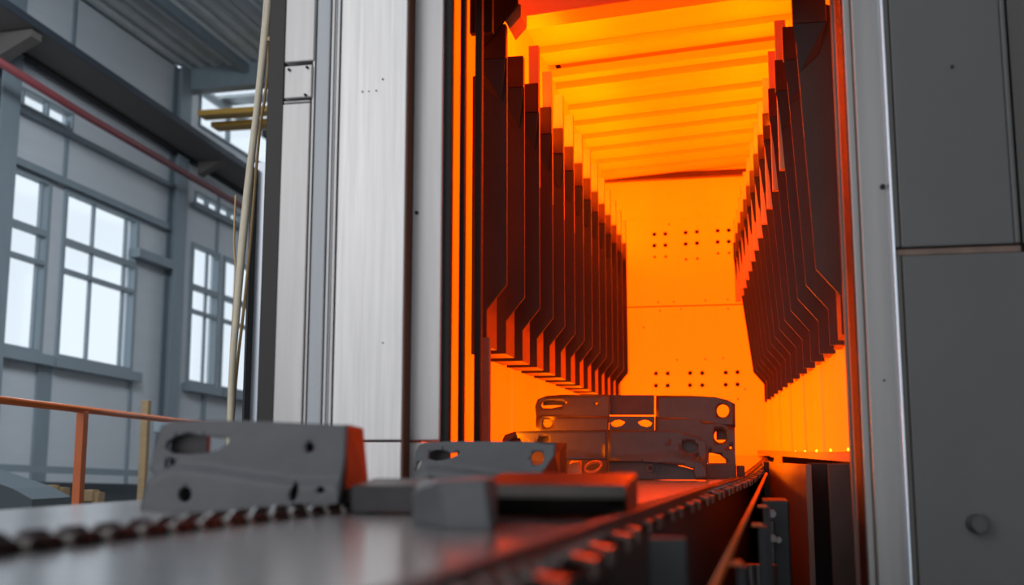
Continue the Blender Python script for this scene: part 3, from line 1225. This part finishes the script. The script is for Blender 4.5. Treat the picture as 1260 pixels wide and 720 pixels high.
def hose(l, r, m, Y):
    bm = new()
    pts = [at(x, y, Y) for x, y in l]
    # smooth the path
    sm = []
    for i in range(len(pts) - 1):
        p0, p1, p2, p3 = pts[max(i - 1, 0)], pts[i], pts[i + 1], pts[min(i + 2, len(pts) - 1)]
        for k in range(5):
            t = k / 5
            sm.append(.5 * ((2 * p1) + (p2 - p0) * t + (2 * p0 - 5 * p1 + 4 * p2 - p3) * t * t + (3 * p1 - p0 - 3 * p2 + p3) * t ** 3))
    sm.append(pts[-1])
    tube(bm, sm, r, 10)
    return obj('hose', bm, m, hs, True)


hose([(334, -60), (331, 0), (325, 60), (317, 130), (308, 210), (299, 300), (292, 380), (286, 450), (284, 515), (282, 600)], .0135, hosem, 4.0)
hose([(330, -60), (327, 0), (321, 70), (314, 140), (303, 230), (295, 310), (289, 400), (285.5, 470), (284, 530), (281, 600)], .009, hosem, 4.03)
hose([(331, -60), (329, 20), (330, 80), (326, 120), (321, 150), (316, 200), (308, 300), (300, 380), (292, 450), (286, 530), (284, 600)], .006, tanhose, 4.05)
hose([(290, 240), (288, 300), (290, 340), (284, 430), (280, 520), (279, 600)], .004, tanhose, 4.1)
bm = new()
p = at(333, 48, 4.0)
bar(bm, p + Vector((-.02, 0, 0)), p + Vector((.08, 0, 0)), .012, .016)
obj('hose_hook', bm, tanhose, hs)
bm = new()
p = at(331, 165, 4.0)
bar(bm, p + Vector((-.02, 0, 0)), p + Vector((.08, 0, 0)), .03, .022)
obj('hose_clip', bm, slotdark, hs)


# ================================================================== STEEL PARTS ON THE BELT
def pxplate(Y, outline, holes, thick, bulge=None, lean=0.0, ridge=None, grid=0.02, yaw=0.0):
    """a plate standing at depth Y measured in pixels; bulge(u, v) pushes the skin toward the viewer"""
    bm = new()
    conv = lambda l: [(at(x, y, Y).x, at(x, y, Y).z) for x, y in l]
    O = conv(outline)
    Hs = [conv(h) for h in holes]
    x0 = min(p[0] for p in O)
    z0 = min(p[1] for p in O)

    def fm(u, v, n):
        b = bulge(u, v) if bulge else 0
        return Vector((u, Y + n + lean * (v - z0) + yaw * (u - x0) - b, v))
    plate(bm, O, Hs, thick, fm, grid, [conv(r) for r in ridge] if ridge else None)
    return bm


def pcirc(cx, cy, rx, ry=None, n=16, rot=0.0):
    return circ(cx, cy, rx, ry, n, rot)


def ridge_bulge(Y, line, d, soft=.012):
    """line: pixels left to right; below the line the skin is pushed out by d"""
    L = [(at(x, y, Y).x, at(x, y, Y).z) for x, y in line]

    def f(u, v):
        if u <= L[0][0]:
            zz = L[0][1]
        elif u >= L[-1][0]:
            zz = L[-1][1]
        else:
            for (a, b), (c, e) in zip(L, L[1:]):
                if a <= u <= c:
                    zz = b + (e - b) * (u - a) / (c - a)
                    break
        t = min(1, max(0, (zz - v) / soft))
        return d * t * t * (3 - 2 * t)
    return f


# ---- A: large grey bracket nearest on the left
YA = 2.15
br = thing('steel_bracket', 'large dull grey steel bracket standing on the middle chain, nearest on the left', 'bracket', (at(300, 632, YA).x, YA, ZC - .11), 'formed steel brackets on the conveyor')
rl = [(176, 590), (186, 583), (200, 574), (216, 570.5), (240, 572), (275, 577), (320, 584), (360, 589), (395, 590), (422, 588)]
outA = [(176, 631.5), (180, 590), (188, 540), (193, 523.5), (205, 518.5), (240, 517), (300, 517.5), (360, 520), (423, 523), (422.5, 560), (420, 628), (380, 629), (300, 631)]
hA_ = [
    [(199, 551), (202, 543), (212, 536), (226, 533), (245, 536), (262, 538.5), (279, 540), (276, 546), (266, 553), (250, 557.5), (228, 559), (208, 558)],
    [(199.5, 571), (201, 565), (207, 563), (213, 566), (212, 571), (206, 574), (201, 576)],
    pcirc(183, 583, 3.6, 4.2, 12),
    pcirc(231, 608.5, 8.0, 9.4, 18),
    pcirc(378, 551, 5.2, 6.4, 14),
    pcirc(364.5, 606, 4.6, 12.0, 16, 0.18),
    pcirc(397, 603, 5, 4, 12),
]
bm = pxplate(YA, outA, hA_, .012, ridge_bulge(YA, rl, .016, .014), lean=.10, ridge=None, grid=.009, yaw=.0)
obj('face_plate', bm, part_m, br, True)
e0 = [at(423, 523, YA), at(447, 527, YA + .15), at(453, 596, YA + .15), at(421, 604, YA)]
L_ = .10 * (at(300, 523, YA).z - at(300, 631, YA).z)
bm = new()
prism(bm, [W(at(423, 523, YA).x, YA + L_ + .012, at(300, 523, YA).z - ZC), at(447, 527, YA + .15), at(454, 603, YA + .15), W(at(421, 610, YA).x, YA + .02, at(421, 606, YA).z - ZC)], (-.012, 0, 0))
obj('end_plate', bm, part_b, br)
bm = new()
box(bm, at(205, 565, YA).x, at(421, 565, YA).x, YA + .10, YA + .115, at(300, 629, YA).z + .0, at(300, 562, YA).z)
obj('rear_rib', bm, part_d, br)
bm = new()
box(bm, at(345, 565, YA).x, at(421, 565, YA).x, YA + .075, YA + .09, at(300, 600, YA).z, at(300, 532, YA).z)
obj('inner_web', bm, part_d, br)
bm = new()
box(bm, at(196, 565, YA).x, at(240, 600, YA).x, YA + .045, YA + .06, at(300, 631, YA).z, at(205, 524, YA).z)
obj('inner_web', bm, part_d, br)
bm = new()
box(bm, at(421, 565, YA).x - .03, at(458, 600, YA).x, YA + .03, YA + .165, at(430, 632, YA).z, at(430, 602, YA).z, .004)
obj('foot', bm, part_d, br)

# ---- C: bar with a block, lying in the foreground
cb_ = thing('clamp_bar', 'dark steel bar with a chunky grey end block lying across the belt', 'clamp', (at(600, 640, 1.95).x, 1.95, ZC - .11))
YC = 1.95
zb_ = ZC - .11
bm = new()
x0, x1 = at(585, 600, YC).x, at(770, 600, YC).x
zt_ = at(700, 597, YC).z
zk = at(700, 612, YC).z
pr = [Vector((x0, YC + .04, zb_ + .004)), Vector((x0, YC - .01, zk)), Vector((x0, YC, zt_)), Vector((x0, YC + .22, zt_ + .018)), Vector((x0, YC + .22, zb_ + .004))]
prism(bm, pr, (x1 - x0, 0, 0))
bmesh.ops.bevel(bm, geom=list(bm.edges), offset=.003, segments=2, affect='EDGES')
obj('long_arm', bm, machined, cb_)
bm = new()
x0, x1 = at(432, 600, YC + .12).x, at(520, 600, YC + .12).x
z1_ = at(470, 598, YC + .12).z
pr = [Vector((x0, YC + .12, zb_ + .004)), Vector((x0, YC + .12, z1_)), Vector((x0, YC + .26, z1_ + .012)), Vector((x0, YC + .26, zb_ + .004))]
prism(bm, pr, (x1 - x0, 0, 0))
bmesh.ops.bevel(bm, geom=list(bm.edges), offset=.003, segments=2, affect='EDGES')
obj('short_arm', bm, part_d, cb_, label='short bluish arm left of the block')
# block: seven-sided prism standing on the belt
YK = 1.68
bt = [at(508, 648, YK + .12), at(548, 653, YK), at(606, 655, YK - .02), at(612, 652, YK + .03), at(612, 640, YK + .24), at(520, 640, YK + .24)]
tp = [at(507, 606, YK + .12), at(539, 592, YK), at(597, 590, YK - .02), at(612, 590, YK + .03), at(600, 586, YK + .24), at(515, 590, YK + .24)]
bt = [Vector((p.x, p.y, zb_ + .0)) for p in bt]
bm = new()
a = [bm.verts.new(p) for p in bt]
b = [bm.verts.new(p) for p in tp]
n = len(a)
bm.faces.new(a)
bm.faces.new(b)
for i in range(n):
    bm.faces.new((a[i], a[(i + 1) % n], b[(i + 1) % n], b[i]))
bmesh.ops.recalc_face_normals(bm, faces=bm.faces)
bmesh.ops.bevel(bm, geom=list(bm.edges), offset=.004, segments=2, affect='EDGES')
obj('end_block', bm, part_m, cb_, label='grey faceted block')

# ---- B: middle bracket
YBk = 3.25
bb = thing('steel_bracket', 'grey steel bracket with a glowing round hole behind the bar with the block', 'bracket', (at(600, 615, YBk).x, YBk, ZC + bh(YBk)), 'formed steel brackets on the conveyor')
outB = [(506, 607.5), (508, 575), (510, 556), (514, 547.5), (524, 544), (560, 543), (640, 543.5), (683, 545), (682, 560), (668, 580), (664, 607.5)]
rl = [(506, 584), (514, 580), (524, 573), (545, 574), (580, 578), (620, 584), (665, 590)]
hB_ = [
    [(526, 562), (528, 557), (534, 554), (542, 553.5), (548, 556), (554, 558), (561, 557), (565, 556), (562, 560), (553, 564), (545, 566), (535, 567), (528, 565.5)],
    [(510, 578), (511.5, 571), (515, 567.5), (518, 567), (517, 572), (514, 577), (511, 580)],
    pcirc(660.5, 564, 8.4, 8.6, 20),
    pcirc(533, 590, 2.2, 1.6, 10),
]
bm = pxplate(YBk, outB, hB_, .012, ridge_bulge(YBk, rl, .018, .014), lean=.12, grid=.011)
obj('face_plate', bm, part_m, bb, True)
bm = new()
zt2 = at(683, 545, YBk).z
pq = [at(683, 545, YBk + .02), at(697, 545, YBk + .16), at(697, 605, YBk + .16), at(664, 607, YBk + .02), at(669, 582, YBk + .02)]
prism(bm, pq, (-.010, .002, 0))
obj('end_plate', bm, part_d, bb)
bm = new()
box(bm, at(512, 565, YBk).x, at(546, 565, YBk).x, YBk + .07, YBk + .08, ZC + bh(YBk), at(590, 550, YBk).z)
obj('inner_web', bm, part_d, bb)

# ---- D: front pair of joined plates
YD = 4.85
hD_ = ZC + bh(YD)
dd = thing('steel_bracket', 'wide dark steel bracket of two joined plates in front of the furnace stack', 'bracket', (at(745, 590, YD).x, YD, hD_), 'formed steel brackets on the conveyor')
outL = [(618, 590), (617, 541), (620, 535), (632, 531), (660, 530), (700, 529), (745.4, 528.5), (745.4, 566.5), (698, 566), (690, 590)]
bm = pxplate(YD, outL, [[(624, 546), (628, 540), (640, 538.5), (647, 542), (652, 547), (640, 552), (628, 551)], [(659, 545), (662, 538), (672, 537), (676, 541), (668, 546)]], .014, ridge_bulge(YD, [(617, 552), (660, 556), (745, 562)], .014), lean=.12, grid=.02)
obj('left_plate', bm, part_k, dd, True)
bm = new()
box(bm, at(622, 540, YD).x, at(680, 540, YD).x, YD + .08, YD + .09, at(650, 588, YD).z, at(650, 536, YD).z)
obj('hole_backing', bm, part_d, dd)
outR = [(747.5, 567), (747.5, 528.5), (800, 528.8), (838, 531.5), (858, 537), (869.5, 545), (870.5, 590.6), (856.5, 590.6), (853, 577), (840, 573), (812, 570), (790, 567.5)]
hR_ = [
    [(837, 548), (839, 543.5), (846, 541.5), (854, 543), (860, 547.5), (858.5, 554), (852, 558), (845, 557), (839.5, 553)],
    [(818, 543.5), (824, 545), (828, 548.5), (822, 547)],
    pcirc(857.5, 560.5, 2.2, 2.8, 10), pcirc(862, 564, 1.4, 1.6, 8),
]
bm = pxplate(YD, outR, hR_, .014, ridge_bulge(YD, [(747, 562), (790, 562), (830, 558), (870, 566)], .012), lean=.12, grid=.02)
obj('right_plate', bm, part_k, dd, True)
bm = new()
box(bm, at(838, 565, YD).x, at(864, 565, YD).x, YD + .08, YD + .09, at(800, 562, YD).z, at(800, 538, YD).z)
obj('hole_backing', bm, part_b, dd)
bm = new()
box(bm, at(746, 560, YD).x, at(809, 560, YD).x, YD + .05, YD + .12, hD_ + .002, at(800, 567, YD).z, .004)
rb = obj('cross_bar', bm, part_d, dd)
bm = new()
cyl(bm, at(800, 576, YD + .04), (0, 1, 0), .018, .02, 18)
nu = obj('bush', bm, part_b, rb)
bm = new()
cyl(bm, at(800, 576, YD + .025), (0, 1, 0), .010, .012, 6)
obj('pin', bm, slotdark, nu)
bm = new()
hexa(bm, [at(809, 590.3, YD + .05), at(858, 590.3, YD + .05), at(858, 590, YD + .10), at(809, 590, YD + .10), at(809, 567, YD + .05), at(854, 578, YD + .05), at(854, 578, YD + .10), at(809, 567, YD + .10)])
obj('tapered_foot', bm, part_d, dd)

# ---- E: rear large bracket in three sections
YE = 5.35
zE = ZC + bh(YE)
ee = thing('steel_bracket', 'tall rear steel bracket of three sections nearest the furnace chamber', 'bracket', (at(780, 588, YE).x, YE, zE), 'formed steel brackets on the conveyor')
bm = pxplate(YE + .03, [(660, 517), (658, 500), (661, 491), (672, 487), (690, 485.5), (749.4, 485.5), (749.4, 520), (700, 520), (664, 520)],
             [[(665, 499), (667, 494.5), (676, 492), (690, 493), (698, 495), (690, 500), (678, 502.5), (667, 502)], pcirc(733.5, 496.7, 1.3, 1.4, 8)], .014, None, lean=.10, grid=.02)
obj('upper_left_plate', bm, part_b, ee, True)
bm = pxplate(YE, [(658, 515), (664, 511), (690, 510.5), (748, 512), (748, 587), (658.5, 587)], [pcirc(672.5, 519.8, 5.8, 6.2, 18)], .014, None, lean=.10, grid=.025)
obj('lower_left_plate', bm, part_b, ee, True)
bm = pxplate(YE + .06, [(750, 510.5), (750, 486), (804.5, 486), (804.5, 510.5)], [], .03, None, lean=.10, grid=.03)
obj('centre_plate', bm, clip_m, ee)
eye = lambda cx, s: [(cx - 9 * s, 520.5), (cx - 4 * s, 517), (cx + 2 * s, 516.5), (cx + 8 * s, 518.5), (cx + 9 * s, 520), (cx + 5 * s, 523.5), (cx - 2 * s, 525.5), (cx - 7 * s, 524)]
bm = pxplate(YE, [(749, 587), (749, 512), (804.5, 512.5), (804.5, 587)], [eye(759.5, 1)[::1], [(2 * 793 - x, y) for x, y in eye(793, 1)][::-1]], .014, None, lean=.10, grid=.03)
obj('lower_centre_plate', bm, part_d, ee)
bm = pxplate(YE + .03, [(806.8, 525), (806.8, 486.5), (850, 486.6), (880, 488.5), (895, 492), (904.5, 497), (905, 526), (898, 526), (870, 525), (840, 525)],
             [pcirc(889.5, 505.5, 7.6, 8.0, 20)], .014, None, lean=.10, grid=.02)
obj('upper_right_plate', bm, part_b, ee, True)
bm = pxplate(YE, [(805.5, 586), (805.5, 513), (840, 514), (870, 518), (904, 526), (905.5, 588.5), (872, 589), (871, 570), (845, 568)],
             [pcirc(886.5, 536.5, 8.2, 8.2, 20), pcirc(899, 551, 1.4, 1.8, 8), [(872, 558), (874, 557), (886, 560), (893, 566), (893, 570), (872, 570)]], .014, None, lean=.10, grid=.025)
obj('lower_right_plate', bm, part_b, ee, True)
bm = new()
box(bm, at(881, 540, YE).x, at(899, 540, YE).x, YE + .08, YE + .09, at(886, 541, YE).z, at(886, 527, YE).z)
obj('hole_backing', bm, clip_m, ee)
bm = new()
box(bm, at(868, 580, YE).x, at(906, 580, YE).x, YE - .03, YE + .10, zE, at(880, 571, YE).z, .004)
obj('foot', bm, part_b, ee)
bm = new()
box(bm, at(906.5, 580, YE).x, at(916.5, 580, YE).x, YE + .0, YE + .08, zE, at(880, 573, YE).z, .003)
tag(obj('spacer_block', bm, clip_m), 'small brown steel block at the right foot of the rear bracket', 'block')
bm = new()
box(bm, at(664, 497, YE).x, at(692, 497, YE).x, YE + .09, YE + .10, at(675, 498, YE).z, at(675, 490, YE).z)
obj('hole_backing', bm, part_d, ee)
# ring and lump seen under the front plate
bm = new()
p = at(715, 577, YD + .03)
hexa(bm, [at(698, 584, YD + .10), at(716, 584, YD + .10), at(716, 584, YD + .16), at(698, 584, YD + .16), at(700, 571, YD + .10), at(712, 568, YD + .10), at(716, 567, YD + .16), at(703, 567, YD + .16)])
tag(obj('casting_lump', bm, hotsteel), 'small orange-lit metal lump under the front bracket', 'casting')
bm = new()
pts = []
for k in range(17):
    t = 2 * math.pi * k / 16
    q = at(730 + 9.5 * math.cos(t) + 4 * math.sin(t), 574.5 - 6.5 * math.sin(t), YD + .12)
    pts.append(q)
tube(bm, pts, .006, 8)
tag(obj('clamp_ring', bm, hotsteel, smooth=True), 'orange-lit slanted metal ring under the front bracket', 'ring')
